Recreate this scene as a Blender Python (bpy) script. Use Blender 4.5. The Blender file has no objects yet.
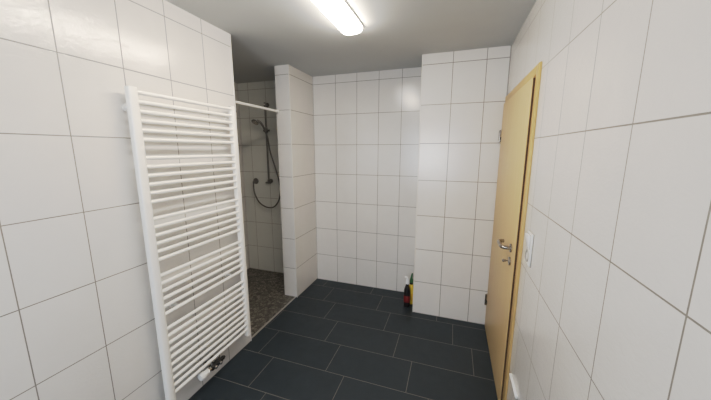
import bpy, bmesh, math, random
from mathutils import Vector, Matrix

random.seed(4)
scene = bpy.context.scene
COL = scene.collection
PI = math.pi
CURVE = [(0.03, 0.055), (0.09, 0.185), (0.15, 0.325), (0.23, 0.465), (0.34, 0.565), (0.50, 0.70), (0.7, 0.84)]

# ------------------------------------------------------------------ dimensions (metres)
H = 2.40                      # ceiling height
XR = 1.9206                   # right wall
YF = 3.0894                   # far wall
YB = 2.7166                   # front of the boxed corner
XB = 1.2412                   # left side of the boxed corner
YP = 2.600                    # front of the shower partition
XP = -0.158                   # shower side of the partition
YE = 1.8356                   # where the left wall ends
XS = -1.02                    # shower's own left wall
YBK = -1.60                   # wall behind the photographer
TH = 0.3304                   # tile height
TW = 0.2488                   # tile width
Z0 = H - 0.0856               # first joint below the ceiling

# ------------------------------------------------------------------ helpers
def link(name, bm, mat, parent=None, smooth=True, angle=35):
    me = bpy.data.meshes.new(name)
    bmesh.ops.recalc_face_normals(bm, faces=bm.faces[:])
    bm.to_mesh(me); bm.free()
    if smooth:
        for p in me.polygons: p.use_smooth = True
        me.set_sharp_from_angle(angle=math.radians(angle))
    o = bpy.data.objects.new(name, me)
    COL.objects.link(o)
    if mat is not None: me.materials.append(mat)
    if parent is not None: o.parent = parent
    return o

def empty(name, loc=(0, 0, 0)):
    o = bpy.data.objects.new(name, None)
    o.empty_display_size = 0.1
    o.location = loc
    COL.objects.link(o)
    return o

def tag(o, label, cat, group=None):
    o['label'] = label; o['category'] = cat
    if group: o['group'] = group
    return o

def struct(o):
    o['kind'] = 'structure'
    return o

def box(bm, a, b, bevel=0.0, seg=2):
    a, b = Vector(a), Vector(b)
    r = bmesh.ops.create_cube(bm, size=1.0)
    vs = r['verts']
    c = (a + b) / 2; s = b - a
    for v in vs:
        v.co = Vector((c.x + v.co.x * s.x, c.y + v.co.y * s.y, c.z + v.co.z * s.z))
    if bevel > 0:
        es = list({e for v in vs for e in v.link_edges})
        bmesh.ops.bevel(bm, geom=es, offset=bevel, segments=seg, profile=0.5, affect='EDGES')
    return bm

def frame_of(d):
    d = d.normalized()
    up = Vector((0, 0, 1)) if abs(d.z) < 0.9 else Vector((0, 1, 0))
    u = d.cross(up).normalized()
    return u, u.cross(d).normalized()

def tube(bm, pts, rad, seg=14, caps=True):
    """tube along a polyline with a radius (or one radius per point)"""
    pts = [Vector(p) for p in pts]
    n = len(pts)
    rads = rad if isinstance(rad, (list, tuple)) else [rad] * n
    tang = []
    for i in range(n):
        d = pts[min(i + 1, n - 1)] - pts[max(i - 1, 0)]
        tang.append(d.normalized())
    u, v = frame_of(tang[0])
    rings = []
    for i in range(n):
        t = tang[i]
        u = (u - t * u.dot(t)).normalized()
        v = t.cross(u).normalized()
        rings.append([bm.verts.new(pts[i] + (u * math.cos(2 * PI * k / seg) + v * math.sin(2 * PI * k / seg)) * rads[i])
                      for k in range(seg)])
    for i in range(n - 1):
        for k in range(seg):
            bm.faces.new((rings[i][k], rings[i][(k + 1) % seg], rings[i + 1][(k + 1) % seg], rings[i + 1][k]))
    if caps:
        bm.faces.new(rings[0][::-1]); bm.faces.new(rings[-1])
    return bm

def spin(bm, origin, axis, prof, seg=24, squash=None):
    """surface of revolution: prof = [(distance along axis, radius)]"""
    o = Vector(origin); d = Vector(axis).normalized()
    u, v = frame_of(d)
    sq = squash or (1, 1)
    rings = []
    for t, r in prof:
        r = max(r, 1e-4)
        rings.append([bm.verts.new(o + d * t + u * (r * sq[0] * math.cos(2 * PI * k / seg)) + v * (r * sq[1] * math.sin(2 * PI * k / seg)))
                      for k in range(seg)])
    for i in range(len(rings) - 1):
        for k in range(seg):
            bm.faces.new((rings[i][k], rings[i][(k + 1) % seg], rings[i + 1][(k + 1) % seg], rings[i + 1][k]))
    bm.faces.new(rings[0][::-1]); bm.faces.new(rings[-1])
    return bm

def catmull(pts, n=10):
    P = [Vector(p) for p in pts]
    P = [P[0] * 2 - P[1]] + P + [P[-1] * 2 - P[-2]]
    out = []
    for i in range(1, len(P) - 2):
        for k in range(n):
            t = k / n
            a, b, c, d = P[i - 1], P[i], P[i + 1], P[i + 2]
            out.append(0.5 * ((2 * b) + (c - a) * t + (2 * a - 5 * b + 4 * c - d) * t * t + (3 * b - a - 3 * c + d) * t ** 3))
    out.append(P[-2])
    return out

def prism(bm, outline, z0, z1):
    lo = [bm.verts.new((x, y, z0)) for x, y in outline]
    hi = [bm.verts.new((x, y, z1)) for x, y in outline]
    n = len(outline)
    for k in range(n):
        bm.faces.new((lo[k], lo[(k + 1) % n], hi[(k + 1) % n], hi[k]))
    bm.faces.new(lo[::-1]); bm.faces.new(hi)
    return bm

# ------------------------------------------------------------------ materials
class NT:
    def __init__(self, name):
        self.m = bpy.data.materials.new(name); self.m.use_nodes = True
        self.t = self.m.node_tree
        self.b = self.t.nodes['Principled BSDF']
    def n(self, typ, **kw):
        x = self.t.nodes.new(typ)
        for k, v in kw.items(): setattr(x, k, v)
        return x
    def l(self, a, b): self.t.links.new(a, b)
    def math(self, op, a, b=None, c=None):
        x = self.n('ShaderNodeMath', operation=op)
        for i, v in enumerate((a, b, c)):
            if v is None: continue
            if isinstance(v, (int, float)): x.inputs[i].default_value = v
            else: self.l(v, x.inputs[i])
        return x.outputs[0]
    def mix(self, fac, a, b):
        x = self.n('ShaderNodeMix', data_type='RGBA')
        for i, v in ((0, fac), (6, a), (7, b)):
            if isinstance(v, (int, float)): x.inputs[i].default_value = v
            elif isinstance(v, tuple): x.inputs[i].default_value = v + (1,) if len(v) == 3 else v
            else: self.l(v, x.inputs[i])
        return x.outputs[2]
    def noise(self, vec, scale, detail=3, rough=0.5, dist=0.0):
        x = self.n('ShaderNodeTexNoise')
        x.inputs['Scale'].default_value = scale; x.inputs['Detail'].default_value = detail
        x.inputs['Roughness'].default_value = rough; x.inputs['Distortion'].default_value = dist
        self.l(vec, x.inputs['Vector'])
        return x.outputs['Fac']
    def pos(self):
        return self.n('ShaderNodeNewGeometry').outputs['Position']
    def xyz(self, v):
        x = self.n('ShaderNodeSeparateXYZ'); self.l(v, x.inputs[0]); return x.outputs
    def comb(self, a, b, c):
        x = self.n('ShaderNodeCombineXYZ')
        for i, v in enumerate((a, b, c)):
            if isinstance(v, (int, float)): x.inputs[i].default_value = v
            else: self.l(v, x.inputs[i])
        return x.outputs[0]
    def bump(self, h, strength, dist=0.002, prev=None):
        x = self.n('ShaderNodeBump'); x.inputs['Strength'].default_value = strength
        x.inputs['Distance'].default_value = dist
        self.l(h, x.inputs['Height'])
        if prev is not None: self.l(prev, x.inputs['Normal'])
        return x.outputs[0]

def plain(name, col, rough=0.5, metal=0.0, coat=0.0, var=0.03, scale=30):
    t = NT(name)
    f = t.noise(t.n('ShaderNodeTexCoord').outputs['Object'], scale, 2)
    lo = tuple(c * (1 - var) for c in col); hi = tuple(min(1, c * (1 + var)) for c in col)
    t.l(t.mix(f, lo, hi), t.b.inputs['Base Color'])
    t.b.inputs['Roughness'].default_value = rough
    t.b.inputs['Metallic'].default_value = metal
    t.b.inputs['Coat Weight'].default_value = coat
    return t.m

TILE = (0.772, 0.748, 0.715)
GROUT = (0.275, 0.255, 0.23)
def line_mask(t, coord, w, phase=None, pitch=None, lines=None):
    """1 on a joint, 0 on the tile"""
    if lines is not None:
        acc = None
        for c in lines:
            d = t.math('ABSOLUTE', t.math('SUBTRACT', coord, c))
            k = t.math('LESS_THAN', d, w / 2)
            acc = k if acc is None else t.math('MAXIMUM', acc, k)
        return acc
    q = t.math('FRACT', t.math('DIVIDE', t.math('SUBTRACT', coord, phase - 100 * pitch), pitch))
    d = t.math('MULTIPLY', t.math('MINIMUM', q, t.math('SUBTRACT', 1.0, q)), pitch)
    return t.math('LESS_THAN', d, w / 2)

def tile_mat(name, axis, phase=None, pitch=None, lines=None, w=0.0042, col=TILE, grout=GROUT):
    t = NT(name)
    p = t.pos(); o = t.xyz(p)
    a = o[axis]; z = o[2]
    mv = line_mask(t, a, w, phase, pitch, lines) if (lines or pitch) else None
    mh = line_mask(t, z, w, Z0, TH)
    m = t.math('MAXIMUM', mv, mh) if mv is not None else mh
    # faint brushed mottling of the glaze, and a hint of difference from tile to tile
    big = t.noise(p, 7, 4, 0.6, 0.4)
    c = t.mix(big, tuple(x * 0.955 for x in col), tuple(min(1, x * 1.03) for x in col))
    if pitch:
        cell = t.comb(t.math('FLOOR', t.math('DIVIDE', t.math('SUBTRACT', a, phase - 100 * pitch), pitch)),
                      t.math('FLOOR', t.math('DIVIDE', t.math('SUBTRACT', z, Z0 - 100 * TH), TH)), 0.0)
        wn = t.n('ShaderNodeTexWhiteNoise', noise_dimensions='3D'); t.l(cell, wn.inputs['Vector'])
        c = t.mix(wn.outputs['Value'], c, t.mix(0.06, c, (0.55, 0.53, 0.5)))
    t.l(t.mix(m, c, grout), t.b.inputs['Base Color'])
    t.l(t.math('MULTIPLY_ADD', m, 0.6, 0.05), t.b.inputs['Roughness'])
    # rippled glaze: fine streaky unevenness
    st = t.n('ShaderNodeMapping'); t.l(p, st.inputs['Vector'])
    st.inputs['Scale'].default_value = (1.0, 1.0, 1.7)
    st.inputs['Rotation'].default_value = (0.5, 0.4, 0.3)
    r1 = t.noise(st.outputs[0], 30, 5, 0.66, 1.0)
    r2 = t.noise(st.outputs[0], 95, 2, 0.5, 0.3)
    hh = t.math('ADD', r1, t.math('MULTIPLY', r2, 0.22))
    b1 = t.bump(hh, 0.24, 0.004)
    b2 = t.bump(t.math('SUBTRACT', 1.0, m), 0.5, 0.0015, b1)
    t.l(b2, t.b.inputs['Normal'])
    t.b.inputs['Specular IOR Level'].default_value = 0.5
    return t.m

YPH = YE                      # left wall joints count back from its end
M = {}
M['tile_left'] = tile_mat('white_tile_left_wall', 1, phase=YPH, pitch=TW)
M['tile_right'] = tile_mat('white_tile_right_wall', 1, phase=0.894, pitch=0.2476)
M['tile_far'] = tile_mat('white_tile_far_wall', 0, lines=[0.006, 0.278, 0.524, 0.767, 1.008],w=0.0044)
M['tile_block'] = tile_mat('white_tile_boxed_corner', 0, lines=[1.494, 1.752, XR - 0.003], w=0.005)
M['tile_part'] = tile_mat('white_tile_partition', 0, w=0.0044)
M['tile_shower'] = tile_mat('white_tile_shower', 0, lines=[-0.376, -0.625, -0.874], w=0.005, col=(0.80, 0.81, 0.765), grout=(0.42, 0.39, 0.35))
M['tile_shower_side'] = tile_mat('white_tile_shower_side', 1, phase=YF, pitch=TW, w=0.005, grout=(0.42, 0.39, 0.35))
M['tile_rear'] = tile_mat('white_tile_rear_wall', 0, phase=0.0, pitch=TW)

def floor_mat():
    t = NT('anthracite_floor_tile')
    p = t.pos(); o = t.xyz(p); x, y = o[0], o[1]
    RY, RP, JP = 1.430, 0.3005, 0.5875
    q = t.math('DIVIDE', t.math('SUBTRACT', y, RY - 40 * RP), RP)
    row = t.math('FLOOR', q)
    fy = t.math('FRACT', q)
    dy = t.math('MULTIPLY', t.math('MINIMUM', fy, t.math('SUBTRACT', 1.0, fy)), RP)
    # quarter bond: every row shifts by about a quarter tile; row 40 (1.43-1.73) has a joint at x = 0.297
    xs = t.math('ADD', x, t.math('MULTIPLY', t.math('SUBTRACT', row, 40.0), 0.1465))
    q2 = t.math('DIVIDE', t.math('SUBTRACT', xs, 0.297 - 20 * JP), JP)
    fx = t.math('FRACT', q2)
    dx = t.math('MULTIPLY', t.math('MINIMUM', fx, t.math('SUBTRACT', 1.0, fx)), JP)
    m = t.math('LESS_THAN', t.math('MINIMUM', dx, dy), 0.0021)
    cell = t.comb(t.math('FLOOR', q2), row, 0.0)
    wn = t.n('ShaderNodeTexWhiteNoise', noise_dimensions='3D'); t.l(cell, wn.inputs['Vector'])
    big = t.noise(p, 5, 5, 0.65, 0.5)
    c = t.mix(big, (0.013, 0.0195, 0.0255), (0.028, 0.040, 0.049))
    c = t.mix(t.math('MULTIPLY', wn.outputs['Value'], 0.35), c, (0.032, 0.042, 0.050))
    t.l(t.mix(m, c, (0.17, 0.16, 0.14)), t.b.inputs['Base Color'])
    t.l(t.math('MULTIPLY_ADD', t.noise(p, 18, 4), 0.2, 0.36), t.b.inputs['Roughness'])
    b1 = t.bump(t.noise(p, 60, 5, 0.6), 0.25, 0.002)
    t.l(t.bump(t.math('SUBTRACT', 1.0, m), 0.5, 0.0015, b1), t.b.inputs['Normal'])
    t.b.inputs['Specular IOR Level'].default_value = 0.4
    return t.m
M['floor'] = floor_mat()

def pebble_mat():
    t = NT('dark_pebble_mosaic')
    p = t.pos()
    v = t.n('ShaderNodeTexVoronoi', feature='F1'); v.inputs['Scale'].default_value = 34
    e = t.n('ShaderNodeTexVoronoi', feature='DISTANCE_TO_EDGE'); e.inputs['Scale'].default_value = 34
    t.l(p, v.inputs['Vector']); t.l(p, e.inputs['Vector'])
    s = t.n('ShaderNodeSeparateColor'); t.l(v.outputs['Color'], s.inputs[0])
    c = t.mix(s.outputs[0], (0.06, 0.056, 0.048), (0.26, 0.24, 0.205))
    g = t.math('LESS_THAN', e.outputs['Distance'], 0.07)
    t.l(t.mix(g, c, (0.06, 0.054, 0.045)), t.b.inputs['Base Color'])
    t.b.inputs['Roughness'].default_value = 0.45
    t.l(t.bump(t.math('MINIMUM', e.outputs['Distance'], 0.25), 0.6, 0.006), t.b.inputs['Normal'])
    return t.m
M['pebble'] = pebble_mat()

def ceiling_mat():
    t = NT('painted_ceiling')
    p = t.pos()
    t.l(t.mix(t.noise(p, 3, 3), (0.575, 0.59, 0.585), (0.635, 0.65, 0.645)), t.b.inputs['Base Color'])
    t.b.inputs['Roughness'].default_value = 0.9
    t.l(t.bump(t.noise(p, 120, 3), 0.12, 0.002), t.b.inputs['Normal'])
    return t.m
M['ceiling'] = ceiling_mat()

def wood_mat(name, a, b, rough=0.38):
    t = NT(name)
    p = t.pos()
    mp = t.n('ShaderNodeMapping'); t.l(p, mp.inputs['Vector'])
    mp.inputs['Scale'].default_value = (22, 22, 0.9)
    f = t.noise(mp.outputs[0], 2.2, 5, 0.6, 0.6)
    mp2 = t.n('ShaderNodeMapping'); t.l(p, mp2.inputs['Vector'])
    mp2.inputs['Scale'].default_value = (120, 120, 3.0)
    g = t.noise(mp2.outputs[0], 2.0, 2, 0.5)
    c = t.mix(f, a, b)
    c = t.mix(t.math('MULTIPLY', g, 0.18), c, tuple(x * 0.6 for x in a))
    t.l(c, t.b.inputs['Base Color'])
    t.b.inputs['Roughness'].default_value = rough
    return t.m
M['wood'] = wood_mat('light_beech_veneer', (0.66, 0.455, 0.215), (0.77, 0.565, 0.295))
M['wood_edge'] = wood_mat('light_beech_frame', (0.60, 0.39, 0.155), (0.70, 0.485, 0.22))
M['seal'] = plain('dark_brown_seal', (0.10, 0.05, 0.02), 0.7)
M['enamel'] = plain('white_enamel', (0.94, 0.92, 0.87), 0.28, coat=0.25, var=0.01)
M['grey_gasket'] = plain('grey_shadow_gap', (0.36, 0.34, 0.31), 0.6)  # grey for painted shadow lines on the switch plate
M['socket_well'] = plain('shaded_white_plastic', (0.42, 0.41, 0.385), 0.4)  # white plastic with the shade of the recess put into its colour
M['white_plastic'] = plain('white_plastic', (0.83, 0.82, 0.79), 0.32, var=0.01)
M['white_trim'] = plain('white_corner_trim', (0.80, 0.775, 0.73), 0.35, var=0.01)
M['black_plastic'] = plain('black_plastic', (0.018, 0.017, 0.016), 0.4)
M['chrome'] = plain('chrome', (0.62, 0.60, 0.57), 0.16, metal=1.0, var=0.02)
M['nickel'] = plain('brushed_nickel', (0.40, 0.37, 0.33), 0.22, metal=1.0, var=0.05)
M['dark_chrome'] = plain('dim_chrome', (0.20, 0.19, 0.175), 0.3, metal=0.45, var=0.05)
M['hose'] = plain('grey_metal_hose', (0.15, 0.14, 0.13), 0.4, metal=0.4, var=0.2, scale=120)
M['alu'] = plain('aluminium_strip', (0.55, 0.53, 0.49), 0.38, metal=0.7, var=0.04)
M['bottle_dark'] = plain('black_bottle_plastic', (0.012, 0.010, 0.010), 0.3, coat=0.2)
M['label_red'] = plain('dark_red_label', (0.19, 0.018, 0.018), 0.45)
M['bottle_yellow'] = plain('yellow_bottle_plastic', (0.85, 0.60, 0.05), 0.35, coat=0.2)
M['label_amber'] = plain('amber_label', (0.80, 0.47, 0.04), 0.45)
M['green_cap'] = plain('dark_green_cap', (0.03, 0.13, 0.045), 0.4)
M['white_cap'] = plain('white_cap', (0.88, 0.88, 0.88), 0.35)

def emit_mat():
    t = NT('lit_opal_diffuser')
    p = t.n('ShaderNodeTexCoord').outputs['Object']
    t.b.inputs['Base Color'].default_value = (0.9, 0.9, 0.88, 1)
    c = t.mix(t.noise(p, 2, 1), (1.0, 0.89, 0.765), (1.0, 0.90, 0.78))
    t.l(c, t.b.inputs['Emission Color'])
    t.b.inputs['Emission Strength'].default_value = 34.0
    t.b.inputs['Roughness'].default_value = 0.5
    return t.m
M['lamp'] = emit_mat()

# ------------------------------------------------------------------ the room
def slab(name, a, b, mat):
    return struct(link(name, box(bmesh.new(), a, b), mat, smooth=False))

slab('floor', (-0.012, YBK - 0.1, -0.1), (XR + 0.1, YF + 0.1, 0.0), M['floor'])
slab('floor_shower', (XS - 0.1, YE - 0.1, -0.1), (-0.030, YF + 0.1, 0.0), M['pebble'])
slab('ceiling', (XS - 0.1, YBK - 0.1, H), (XR + 0.1, YF + 0.1, H + 0.1), M['ceiling'])
slab('wall_left', (XS - 0.1, YBK, 0.0), (0.0, YE, H), M['tile_left'])
slab('wall_right', (XR, YBK, 0.0), (XR + 0.1, YF, H), M['tile_right'])
slab('wall_far', (0.0, YF, 0.0), (XR + 0.1, YF + 0.1, H), M['tile_far'])
slab('wall_shower_back', (XS - 0.1, YF, 0.0), (0.0, YF + 0.1, H), M['tile_shower'])
slab('wall_shower_left', (XS - 0.1, YE, 0.0), (XS, YF, H), M['tile_shower_side'])
slab('wall_partition', (XP, YP, 0.0), (0.0, YF, H), M['tile_part'])
slab('wall_boxed_corner', (XB, YB, 0.0), (XR, YF, H), M['tile_block'])
# rear wall, behind the photographer, with an assumed window, unseen, added for its cool light
WX0, WX1, WZ0, WZ1 = 0.35, 1.65, 0.85, 2.05
bm = bmesh.new()
box(bm, (XS - 0.1, YBK - 0.1, 0.0), (WX0, YBK, H)); box(bm, (WX1, YBK - 0.1, 0.0), (XR + 0.1, YBK, H))
box(bm, (WX0, YBK - 0.1, 0.0), (WX1, YBK, WZ0)); box(bm, (WX0, YBK - 0.1, WZ1), (WX1, YBK, H))
struct(link('wall_rear', bm, M['tile_rear'], smooth=False))
bm = bmesh.new()
for a, b in (((WX0, WZ0), (WX1, WZ0 + .06)), ((WX0, WZ1 - .06), (WX1, WZ1)), ((WX0, WZ0 + .06), (WX0 + .06, WZ1 - .06)), ((WX1 - .06, WZ0 + .06), (WX1, WZ1 - .06))):
    box(bm, (a[0], YBK - .08, a[1]), (b[0], YBK - .02, b[1]), .004)
struct(link('window_1', bm, M['white_plastic']))  # unseen frame, added round the assumed window opening
# thin metal strip between the shower mosaic and the floor tiles
struct(link('trim_1', box(bmesh.new(), (-0.030, YE, -0.02), (-0.012, YP, 0.003), 0.001), M['alu'], smooth=False))
# white edge profiles on the outer corners
for i, (x, y) in enumerate(((0.0, YP), (XB, YB), (0.0, YE))):
    bm = bmesh.new()
    box(bm, (x - 0.004, y - 0.004, 0.0), (x + 0.004, y + 0.004, H - 0.001), 0.002)
    struct(link('trim_%d' % (i + 2), bm, M['white_trim']))

# ------------------------------------------------------------------ door in the right wall
door = struct(empty('door_1', (XR, 2.22, 0)))
def dpart(name, bm, mat, parent=None, **k):
    o = link(name, bm, mat, **k)
    p = parent or door
    o.parent = p
    o.matrix_parent_inverse = Matrix.Translation(-(Vector((XR, 2.22, 0))))
    return o
FY0, FY1, FZ = 1.738, 2.712, 2.018
LY0, LY1, LZ = 1.800, 2.690, 1.962
FX, LX = XR - 0.012, XR - 0.0235
bm = bmesh.new()
box(bm, (FX, FY0, 0), (XR, LY0 - 0.008, FZ), 0.003)
box(bm, (FX, LY1 - 0.02, 0), (XR, FY1, FZ), 0.003)
box(bm, (FX + 0.0003, LY0 - 0.02, LZ + 0.008), (XR, LY1, FZ - 0.0003), 0.003)
dpart('door_frame', bm, M['wood_edge'])
bm = bmesh.new()
box(bm, (XR - 0.004, LY0 - 0.009, 0.0), (XR, LY0 + 0.01, LZ + 0.008))
dpart('door_seal', bm, M['seal'], smooth=False)
leaf = dpart('door_leaf', box(bmesh.new(), (LX, LY0, 0.006), (XR - 0.003, LY1, LZ), 0.004, 3), M['wood'])
def lpart(name, bm, mat):
    o = link(name, bm, mat); o.parent = leaf
    return o
# dark closing edge of the leaf
lpart('leaf_edge', box(bmesh.new(), (LX + 0.004, LY0 - 0.0012, 0.01), (XR - 0.004, LY0 + 0.002, LZ - 0.004)), M['seal'])
# lever handle on a round rose
HY, HZ = 1.895, 1.020
bm = bmesh.new()
spin(bm, (LX + 0.001, HY, HZ), (-1, 0, 0), [(0, .026), (.007, .026), (.009, .024), (.010, .012), (.012, .011)])
lpart('handle_rose', bm, M['nickel'])
bm = bmesh.new()
tube(bm, catmull([(LX - .006, HY, HZ), (LX - .03, HY, HZ), (LX - .046, HY + .006, HZ), (LX - .053, HY + .03, HZ), (LX - .054, HY + .075, HZ + .002),
                  (LX - .052, HY + .112, HZ + .002), (LX - .04, HY + .128, HZ + .002), (LX - .022, HY + .132, HZ + .002)], 6),
     0.0115, 16)
lpart('handle', bm, M['nickel'])
bm = bmesh.new()
spin(bm, (LX + 0.001, HY, HZ - .082), (-1, 0, 0), [(0, .026), (.007, .026), (.009, .024), (.010, .010), (.013, .009)])
lpart('lock_rose', bm, M['nickel'])
bm = bmesh.new()
spin(bm, (LX - 0.008, HY + .002, HZ - .082), (-1, 0, 0), [(0, .006), (.016, .006), (.017, .013), (.03, .0145), (.034, .012), (.035, .004)], squash=(1, .62))
lpart('lock_turn', bm, M['nickel'])
# hinges on the far edge
for z in (0.262, 1.70):
    bm = bmesh.new()
    tube(bm, [(LX - .008, LY1 + .008, z - .05), (LX - .008, LY1 + .008, z + .05)], 0.0078)
    spin(bm, (LX - .008, LY1 + .008, z + .05), (0, 0, 1), [(0, .0078), (.004, .006), (.006, .003)], 14)
    box(bm, (LX - .002, LY1 - .03, z - .04), (LX + .0005, LY1 + .004, z + .0), 0.0008)
    dpart('hinge', bm, M['nickel'])

# ------------------------------------------------------------------ ceiling light
LC, LW, LY_0, LY_1 = 0.861, 0.140, 0.72, 2.015
lt = tag(empty('ceiling_light', (LC, (LY_0 + LY_1) / 2, H)), 'long lit white tube lamp with rounded diffuser on the ceiling', 'ceiling light')
inv = Matrix.Translation(-Vector((LC, (LY_0 + LY_1) / 2, H)))
def ypr(bm, outline, y0, y1):
    lo = [bm.verts.new((x, y0, z)) for x, z in outline]
    hi = [bm.verts.new((x, y1, z)) for x, z in outline]
    n = len(outline)
    for k in range(n): bm.faces.new((lo[k], lo[(k + 1) % n], hi[(k + 1) % n], hi[k]))
    bm.faces.new(lo[::-1]); bm.faces.new(hi)
    return bm
bm = box(bmesh.new(), (LC - LW / 2 - .004, LY_0 - .003, H - .012), (LC + LW / 2 + .004, LY_1 + .003, H - .0005), 0.003)
o = link('housing', bm, M['white_plastic'], lt); o.matrix_parent_inverse = inv
bm = bmesh.new()
sec = [(-.5, 0), (-.497, -.35), (-.46, -.62), (-.38, -.83), (-.26, -.95), (-.1, -1), (.1, -1), (.26, -.95), (.38, -.83), (.46, -.62), (.497, -.35), (.5, 0)]
rings = []
DZ = .047
ys = [(LY_0, .90, .7), (LY_0 + .012, .96, .9), (LY_0 + .03, 1, 1), (LY_1 - .06, 1, 1), (LY_1 - .03, .97, .9), (LY_1 - .012, .92, .72), (LY_1 - .003, .84, .5), (LY_1, .78, .3)]
for y, sw, sh in ys:
    rings.append([bm.verts.new((LC + a * LW * sw, y, H - .012 + b * DZ * sh)) for a, b in sec])
for i in range(len(rings) - 1):
    for k in range(len(sec) - 1):
        bm.faces.new((rings[i][k], rings[i][k + 1], rings[i + 1][k + 1], rings[i + 1][k]))
bm.faces.new(rings[0]); bm.faces.new(rings[-1][::-1])
o = link('diffuser', bm, M['lamp'], lt, angle=60); o.matrix_parent_inverse = inv

# ------------------------------------------------------------------ towel radiator on the left wall
RY0, RY1 = 1.047, 1.757      # outer faces of the posts
RZ0, RZ1 = 0.140, 1.893
PW = 0.046                   # post width
XA, XF = 0.048, 0.080        # post back / front
rad = tag(empty('towel_rail_radiator', (0, (RY0 + RY1) / 2, RZ0)), 'tall white ladder towel radiator on the left wall beside the shower opening', 'radiator')
rinv = Matrix.Translation(-Vector((0, (RY0 + RY1) / 2, RZ0)))
def rp(name, bm, mat, parent=None, **k):
    o = link(name, bm, mat, **k); o.parent = parent or rad
    if parent is None: o.matrix_parent_inverse = rinv
    return o
def post_outline(y0, y1):
    pts = [(XA, y0 + .003), (XA, y1 - .003), (XA + .003, y1)]
    n = 10
    for k in range(n + 1):
        a = PI / 2 - PI * k / n
        yy = (y0 + y1) / 2 + (y1 - y0) / 2 * math.copysign(abs(math.sin(a)) ** 0.75, math.sin(a))
        xx = XF - .011 + .011 * abs(math.cos(a)) ** 0.9
        pts.append((xx, yy))
    pts.append((XA + .003, y0))
    return pts
for y0 in (RY0, RY1 - PW):
    bm = prism(bmesh.new(), post_outline(y0, y0 + PW), RZ0 + .004, RZ1 - .004)
    p = rp('post', bm, M['enamel'])
    for za in (RZ1 - .004, RZ0):
        rp('end_cap', prism(bmesh.new(), post_outline(y0 + .0015, y0 + PW - .0015), za, za + .004), M['enamel'], p)
ZT, BP = 1.8725, 0.0453
idx = [i for i in range(38) if i not in (6, 13, 20, 27)]
XBAR = 0.0665
first = None
for i in idx:
    z = ZT - BP * i
    if first is None:
        bm = bmesh.new()
        tube(bm, [(XBAR, RY0 + PW - .004, 0), (XBAR, RY1 - PW + .004, 0)], 0.0106, 16)
        first = rp('bar', bm, M['enamel']); b = first
    else:
        b = first.copy(); COL.objects.link(b)
    b.location = (0, 0, z)
# wall brackets behind the posts
for y in (RY0 + PW / 2 + .004, RY1 - PW / 2 - .004):
    for z in (1.80, ZT - BP * 26):
        if z < 1: y += 0.11 if y < 1.4 else -0.11
        bm = bmesh.new()
        tube(bm, [(0.002, y, z), (XA + .004, y, z)], 0.011)
        spin(bm, (0.002, y, z), (1, 0, 0), [(0, .019), (.006, .019), (.008, .012)])
        rp('wall_bracket', bm, M['enamel'])
# bleed valve at the top of the right post
bm = spin(bmesh.new(), (XA + .016, RY1 - .001, RZ1 - .03), (0, 1, 0), [(0, .009), (.006, .009), (.009, .006), (.010, .002)])
rp('bleed_valve', bm, M['chrome'])
# connection block below the lowest bar
VY = 1.395; VX = 0.078; VZ = 0.146
bm = bmesh.new()
tube(bm, [(VX - .01, VY - .03, VZ), (VX - .01, VY - .03, ZT - BP * 37)], 0.0095)
tube(bm, [(VX - .01, VY + .03, VZ), (VX - .01, VY + .03, ZT - BP * 37)], 0.0095)
tube(bm, [(0.002, VY - .03, VZ), (VX - .006, VY - .03, VZ)], 0.0085)
tube(bm, [(0.002, VY + .03, VZ), (VX - .006, VY + .03, VZ)], 0.0085)
spin(bm, (0.002, VY - .03, VZ), (1, 0, 0), [(0, .021), (.005, .02), (.008, .011)])
spin(bm, (0.002, VY + .03, VZ), (1, 0, 0), [(0, .021), (.005, .02), (.008, .011)])
pipes = rp('connection_pipe', bm, M['chrome'])
bm = bmesh.new()
box(bm, (VX - .024, VY - .048, VZ - .016), (VX + .012, VY + .048, VZ + .016), 0.006)
spin(bm, (VX - .006, VY + .046, VZ), (0, 1, 0), [(0, .014), (.02, .014), (.024, .009), (.03, .009)])
vb = rp('valve_body', bm, M['black_plastic'])
rp('union_nut', spin(bmesh.new(), (VX - .006, VY - .046, VZ), (0, -1, 0), [(0, .015), (.012, .015), (.014, .018), (.022, .018)], 12), M['chrome'], vb)
for dy in (-.022, .02):
    rp('shut_off_screw', spin(bmesh.new(), (VX + .011, VY + dy, VZ), (1, 0, 0), [(0, .0125), (.010, .0125), (.014, .008)], 8), M['chrome'], vb)
bm = bmesh.new()
prof = [(0, .016), (.003, .020), (.030, .021), (.036, .0235), (.060, .0235), (.067, .021), (.069, .014)]
spin(bm, (VX - .006, VY - .066, VZ), (0, -1, 0), prof, 20)
for k in range(10):
    a = 2 * PI * k / 10
    c = Vector((VX - .006 + .0225 * math.cos(a), 0, VZ + .0225 * math.sin(a)))
    tube(bm, [(c.x, VY - .100, c.z), (c.x, VY - .128, c.z)], 0.003, 6)
rp('thermostat_head', bm, M['white_plastic'], vb)

# ------------------------------------------------------------------ shower curtain rod across the opening
RX, RZ = -0.142, 1.975
rod = tag(empty('curtain_rod', (RX, (YE + YP) / 2, RZ)), 'thin white curtain rod spanning the shower opening below the ceiling', 'curtain rod')
o = link('rod', tube(bmesh.new(), [(RX, YE + .001, RZ), (RX, YP - .001, RZ)], 0.0125), M['white_plastic'], rod)
o.matrix_parent_inverse = Matrix.Translation(-Vector(rod.location))
for y, d in ((YE, 1), (YP, -1)):
    o = link('end_flange', spin(bmesh.new(), (RX, y, RZ), (0, d, 0), [(0, .0155), (.012, .0155), (.014, .013)]), M['white_plastic'], rod)
    o.matrix_parent_inverse = Matrix.Translation(-Vector(rod.location))

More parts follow.
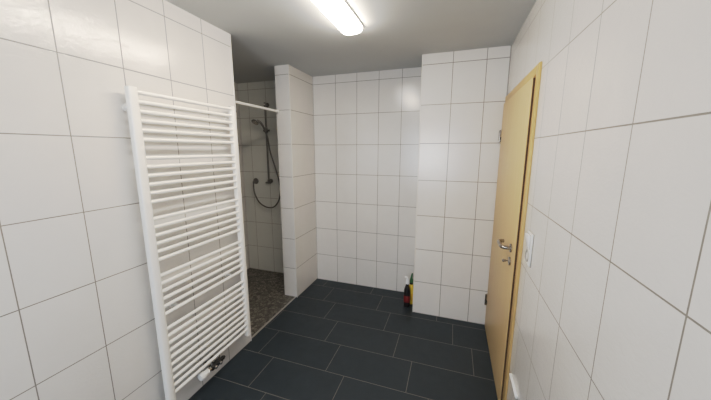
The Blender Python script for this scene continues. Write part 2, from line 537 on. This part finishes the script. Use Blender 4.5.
# ------------------------------------------------------------------ shower fittings on the shower's back wall
SX, SY = -0.604, 3.038
rail = tag(empty('shower_rail', (SX, YF, 1.68)), 'slim dark chrome riser rail upright on the shower back wall', 'shower rail')
ri = Matrix.Translation(-Vector(rail.location))
def sp(root, name, bm, mat, parent=None):
    o = link(name, bm, mat); o.parent = parent or root
    if parent is None: o.matrix_parent_inverse = Matrix.Translation(-Vector(root.location))
    return o
sp(rail, 'pole', tube(bmesh.new(), [(SX, SY, 1.205), (SX, SY, 2.150)], 0.0098), M['dark_chrome'])
for z in (1.215, 2.125):
    bm = bmesh.new()
    tube(bm, [(SX, YF, z), (SX, SY - .004, z)], 0.011)
    spin(bm, (SX, YF - .0005, z), (0, -1, 0), [(0, .026), (.006, .026), (.010, .014)])
    spin(bm, (SX, SY, z - .02), (0, 0, 1), [(0, .013), (.003, .0165), (.037, .0165), (.04, .013)])
    br = sp(rail, 'wall_bracket', bm, M['dark_chrome'])
    if z > 2:
        bm = spin(bmesh.new(), (SX, SY - .0160, z), (0, -1, 0), [(0, .010), (.003, .0095), (.004, .006)], 16)
        sp(rail, 'screw_cover', bm, M['white_plastic'], br)
    else:
        bm = tube(bmesh.new(), [(SX - .036, SY - .008, z - .016), (SX + .036, SY - .008, z - .016)], 0.011)
        sp(rail, 'rail_foot', bm, M['dark_chrome'], br)
bm = bmesh.new()
spin(bm, (SX, SY, 1.80), (0, 0, 1), [(0, .014), (.004, .021), (.05, .021), (.054, .014)])
tube(bm, [(SX, SY - .01, 1.83), (SX + .008, SY - .045, 1.82)], [.014, .017])
tube(bm, [(SX + .016, SY, 1.826), (SX + .044, SY, 1.826)], [.008, .013])
sp(rail, 'slider', bm, M['dark_chrome'])
# hand shower with its hose
hs = tag(empty('hand_shower', (SX, SY - .06, 1.84)), 'dark chrome hand shower with a long looping grey hose, hung on the shower rail', 'hand shower')
bm = bmesh.new()
hp = catmull([(-0.562, SY - .035, 1.725), (-0.575, SY - .045, 1.79), (-0.594, SY - .058, 1.855), (-0.618, SY - .085, 1.912), (-0.648, SY - .108, 1.932)], 6)
tube(bm, hp, [.010 + .005 * (i / (len(hp) - 1)) for i in range(len(hp))], 16)
hd = Vector((-0.12, -0.60, -0.79)).normalized()
hc = Vector((-0.665, SY - .118, 1.915))
spin(bm, hc - hd * .022, hd, [(0, .010), (.004, .026), (.014, .040), (.026, .043), (.030, .041)], 24)
sp(hs, 'shower_head', bm, M['dark_chrome'])
bm = spin(bmesh.new(), hc + hd * .007, hd, [(0, .035), (.003, .034), (.004, .02)], 24)
sp(hs, 'spray_plate', bm, M['nickel'])
hose = catmull([(-0.562, SY - .035, 1.728), (-0.556, SY - .03, 1.66), (-0.545, SY - .02, 1.56), (-0.492, SY - .012, 1.38), (-0.452, 3.02, 1.255), (-0.432, 3.02, 1.123),
                (-0.462, 3.02, 0.985), (-0.53, 3.02, 0.905), (-0.60, 3.02, 0.886), (-0.68, 3.02, 0.902), (-0.757, 3.02, 0.955), (-0.815, 3.025, 1.06),
                (-0.832, 3.035, 1.15), (-0.832, 3.042, 1.185)], 10)
sp(hs, 'hose', tube(bmesh.new(), hose, 0.0085, 10), M['hose'])
wo = tag(empty('wall_outlet', (-0.832, YF, 1.206)), 'round dark chrome water outlet on the shower back wall at the end of the hose', 'water outlet')
bm = spin(bmesh.new(), (-0.832, YF - .0005, 1.206), (0, -1, 0), [(0, .038), (.005, .038), (.011, .030), (.012, .016)], 24)
sp(wo, 'rose', bm, M['dark_chrome'])
bm = bmesh.new()
tube(bm, catmull([(-0.832, YF - .01, 1.206), (-0.832, SY + .014, 1.206), (-0.832, SY + .004, 1.200), (-0.832, SY + .003, 1.178)], 5), 0.0125, 14)
sp(wo, 'elbow', bm, M['dark_chrome'])

# ------------------------------------------------------------------ two cleaning bottles on the floor by the boxed corner
def bottle(root, parts):
    for name, mat, prof, kw in parts:
        bm = spin(bmesh.new(), Vector((root.location.x, root.location.y, 0)), (0, 0, 1), prof, 28, kw.get('sq'))
        if kw.get('extra'): kw['extra'](bm)
        o = link(name, bm, mat, root)
        o.matrix_parent_inverse = Matrix.Translation(-Vector(root.location))
bx, by = 1.166, 2.805
b1 = tag(empty('cleaner_bottle', (bx, by, 0)), 'black cleaning bottle with dark red label and white cap on the floor', 'bottle')
def spout(bm):
    tube(bm, catmull([(bx, by, .292), (bx - .006, by, .312), (bx - .018, by - .004, .322), (bx - .026, by - .006, .318)], 5), [.010] * 11 + [.0075] * 5, 10)
bottle(b1, [
    ('body', M['bottle_dark'], [(0.001, .026), (.004, .031), (.012, .0325), (.15, .0325), (.185, .030), (.215, .022), (.235, .0155), (.255, .0145), (.258, .012)], {'sq': (1, .85)}),
    ('label', M['label_red'], [(.055, .0331), (.0555, .0334), (.1245, .0334), (.125, .0331)], {'sq': (1, .85)}),
    ('cap', M['white_cap'], [(.250, .017), (.252, .0178), (.275, .0175), (.290, .014), (.300, .011), (.302, .006)], {'extra': spout}),
])
yx, yy = 1.198, 2.880
b2 = tag(empty('cleaner_bottle', (yx, yy, 0)), 'yellow cleaning bottle with dark green cap standing behind the black bottle', 'bottle')
def nozzle(bm):
    tube(bm, [(yx, yy, .285), (yx + .004, yy, .318), (yx + .006, yy, .336)], [.011, .009, .0055], 12)
bottle(b2, [
    ('body', M['bottle_yellow'], [(0.001, .030), (.004, .035), (.012, .0365), (.14, .0365), (.172, .033), (.200, .024), (.215, .016), (.226, .0145), (.228, .012)], {'sq': (1, .8)}),
    ('label', M['label_amber'], [(.045, .0371), (.0455, .0374), (.1195, .0374), (.12, .0371)], {'sq': (1, .8)}),
    ('collar', M['black_plastic'], [(.218, .016), (.219, .0175), (.236, .0175), (.238, .015)], {}),
    ('cap', M['green_cap'], [(.236, .0165), (.238, .0185), (.262, .018), (.280, .013), (.290, .011), (.292, .006)], {'extra': nozzle}),
])

# ------------------------------------------------------------------ switch and socket plate beside the door
SY0, SY1, SZ0, SZ1 = 1.555, 1.642, 1.040, 1.200
sw = tag(empty('switch_socket_plate', (XR, (SY0 + SY1) / 2, (SZ0 + SZ1) / 2)), 'white light switch above a socket in one upright plate beside the door', 'light switch')
def wp(name, bm, mat, parent=None):
    return sp(sw, name, bm, mat, parent)
wp('gasket', box(bmesh.new(), (XR - .003, SY0 - .003, SZ0 - .003), (XR, SY1 + .003, SZ1 + .003), .001), M['grey_gasket'])  # added slab, its grey edge paints a shadow line round the plate
wp('plate', box(bmesh.new(), (XR - .010, SY0, SZ0), (XR, SY1, SZ1), 0.003), M['white_plastic'])
ym = (SY0 + SY1) / 2
bm = box(bmesh.new(), (XR - .0135, ym - .031, 1.127), (XR - .009, ym + .031, 1.190), 0.002)
for v in bm.verts:                                   # rocker tilts out at its top
    if v.co.x < XR - .011: v.co.x -= .008 * (v.co.z - 1.127) / .063
wp('rocker_gap', box(bmesh.new(), (XR - .0106, ym - .0335, 1.1245), (XR - .009, ym + .0335, 1.1925)), M['grey_gasket'])  # grey surround painting the inset shadow of the rocker
wp('rocker', bm, M['white_cap'])
bm = bmesh.new()
zc = 1.082
R0, R1, R2 = .030, .021, .0195
seg = 28
def ring(r, x): return [bm.verts.new((x, ym + r * math.cos(2 * PI * k / seg), zc + r * math.sin(2 * PI * k / seg))) for k in range(seg)]
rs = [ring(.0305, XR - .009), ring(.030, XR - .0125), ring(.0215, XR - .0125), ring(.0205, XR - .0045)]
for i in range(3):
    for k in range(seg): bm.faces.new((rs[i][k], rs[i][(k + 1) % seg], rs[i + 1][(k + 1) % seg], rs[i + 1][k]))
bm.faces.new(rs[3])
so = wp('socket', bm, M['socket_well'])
bm = bmesh.new()
for dy in (-.0095, .0095):
    tube(bm, [(XR - .0044, ym + dy, zc), (XR - .0052, ym + dy, zc)], 0.0028, 12)
wp('pin_hole', bm, M['black_plastic'], so)

# small white surface-mounted box low on the wall, beside the door frame
jb = tag(empty('junction_box', (XR, 1.60, .34)), 'narrow white plastic box low on the right wall beside the door frame', 'wall box')
sp(jb, 'cover', box(bmesh.new(), (XR - .013, 1.525, .338), (XR, 1.688, .350), 0.003), M['white_cap'])
sp(jb, 'base', box(bmesh.new(), (XR - .010, 1.527, .332), (XR, 1.686, .338), 0.002), M['white_plastic'])

# ------------------------------------------------------------------ light and camera
w = bpy.data.worlds.new('World'); scene.world = w; w.use_nodes = True
w.node_tree.nodes['Background'].inputs[0].default_value = (0.5, 0.55, 0.6, 1)
w.node_tree.nodes['Background'].inputs[1].default_value = 0.05

# cool area lamp, added as assumed light from the unseen rear window
al = bpy.data.lights.new('daylight', 'AREA'); al.shape = 'RECTANGLE'; al.size = 1.16; al.size_y = 1.06
al.energy = 40; al.color = (0.76, 0.86, 1.0)
ao = bpy.data.objects.new('daylight', al); COL.objects.link(ao)
ao.location = (1.0, YBK - .085, 1.45); ao.rotation_euler = (PI / 2, 0, 0)

cam = bpy.data.cameras.new('camera'); co = bpy.data.objects.new('camera', cam); COL.objects.link(co)
yaw, pitch, roll = 0.3269, -0.1733, 0.0005
fw = Vector((-math.sin(yaw) * math.cos(pitch), math.cos(yaw) * math.cos(pitch), math.sin(pitch)))
r = Vector((math.cos(yaw), math.sin(yaw), 0)); u = r.cross(fw)
r2 = r * math.cos(roll) + u * math.sin(roll); u2 = u * math.cos(roll) - r * math.sin(roll)
m = Matrix((r2, u2, -fw)).transposed().to_4x4()
m.translation = Vector((1.5377, 0.058, 1.595))
co.matrix_world = m
cam.sensor_width = 36.0; cam.lens = 284.887 / 711 * 36.0
cam.clip_start = 0.02
scene.camera = co
scene.view_settings.view_transform = 'Standard'
scene.view_settings.look = 'None'
scene.view_settings.exposure = 0.0
# soft shoulder, like the phone's tone curve
vs = scene.view_settings; vs.use_curve_mapping = True
cm = vs.curve_mapping; cm.white_level = (2.2, 2.2, 2.2)
cu = cm.curves[3]
for x, y in CURVE: cu.points.new(x, y)
cm.update()
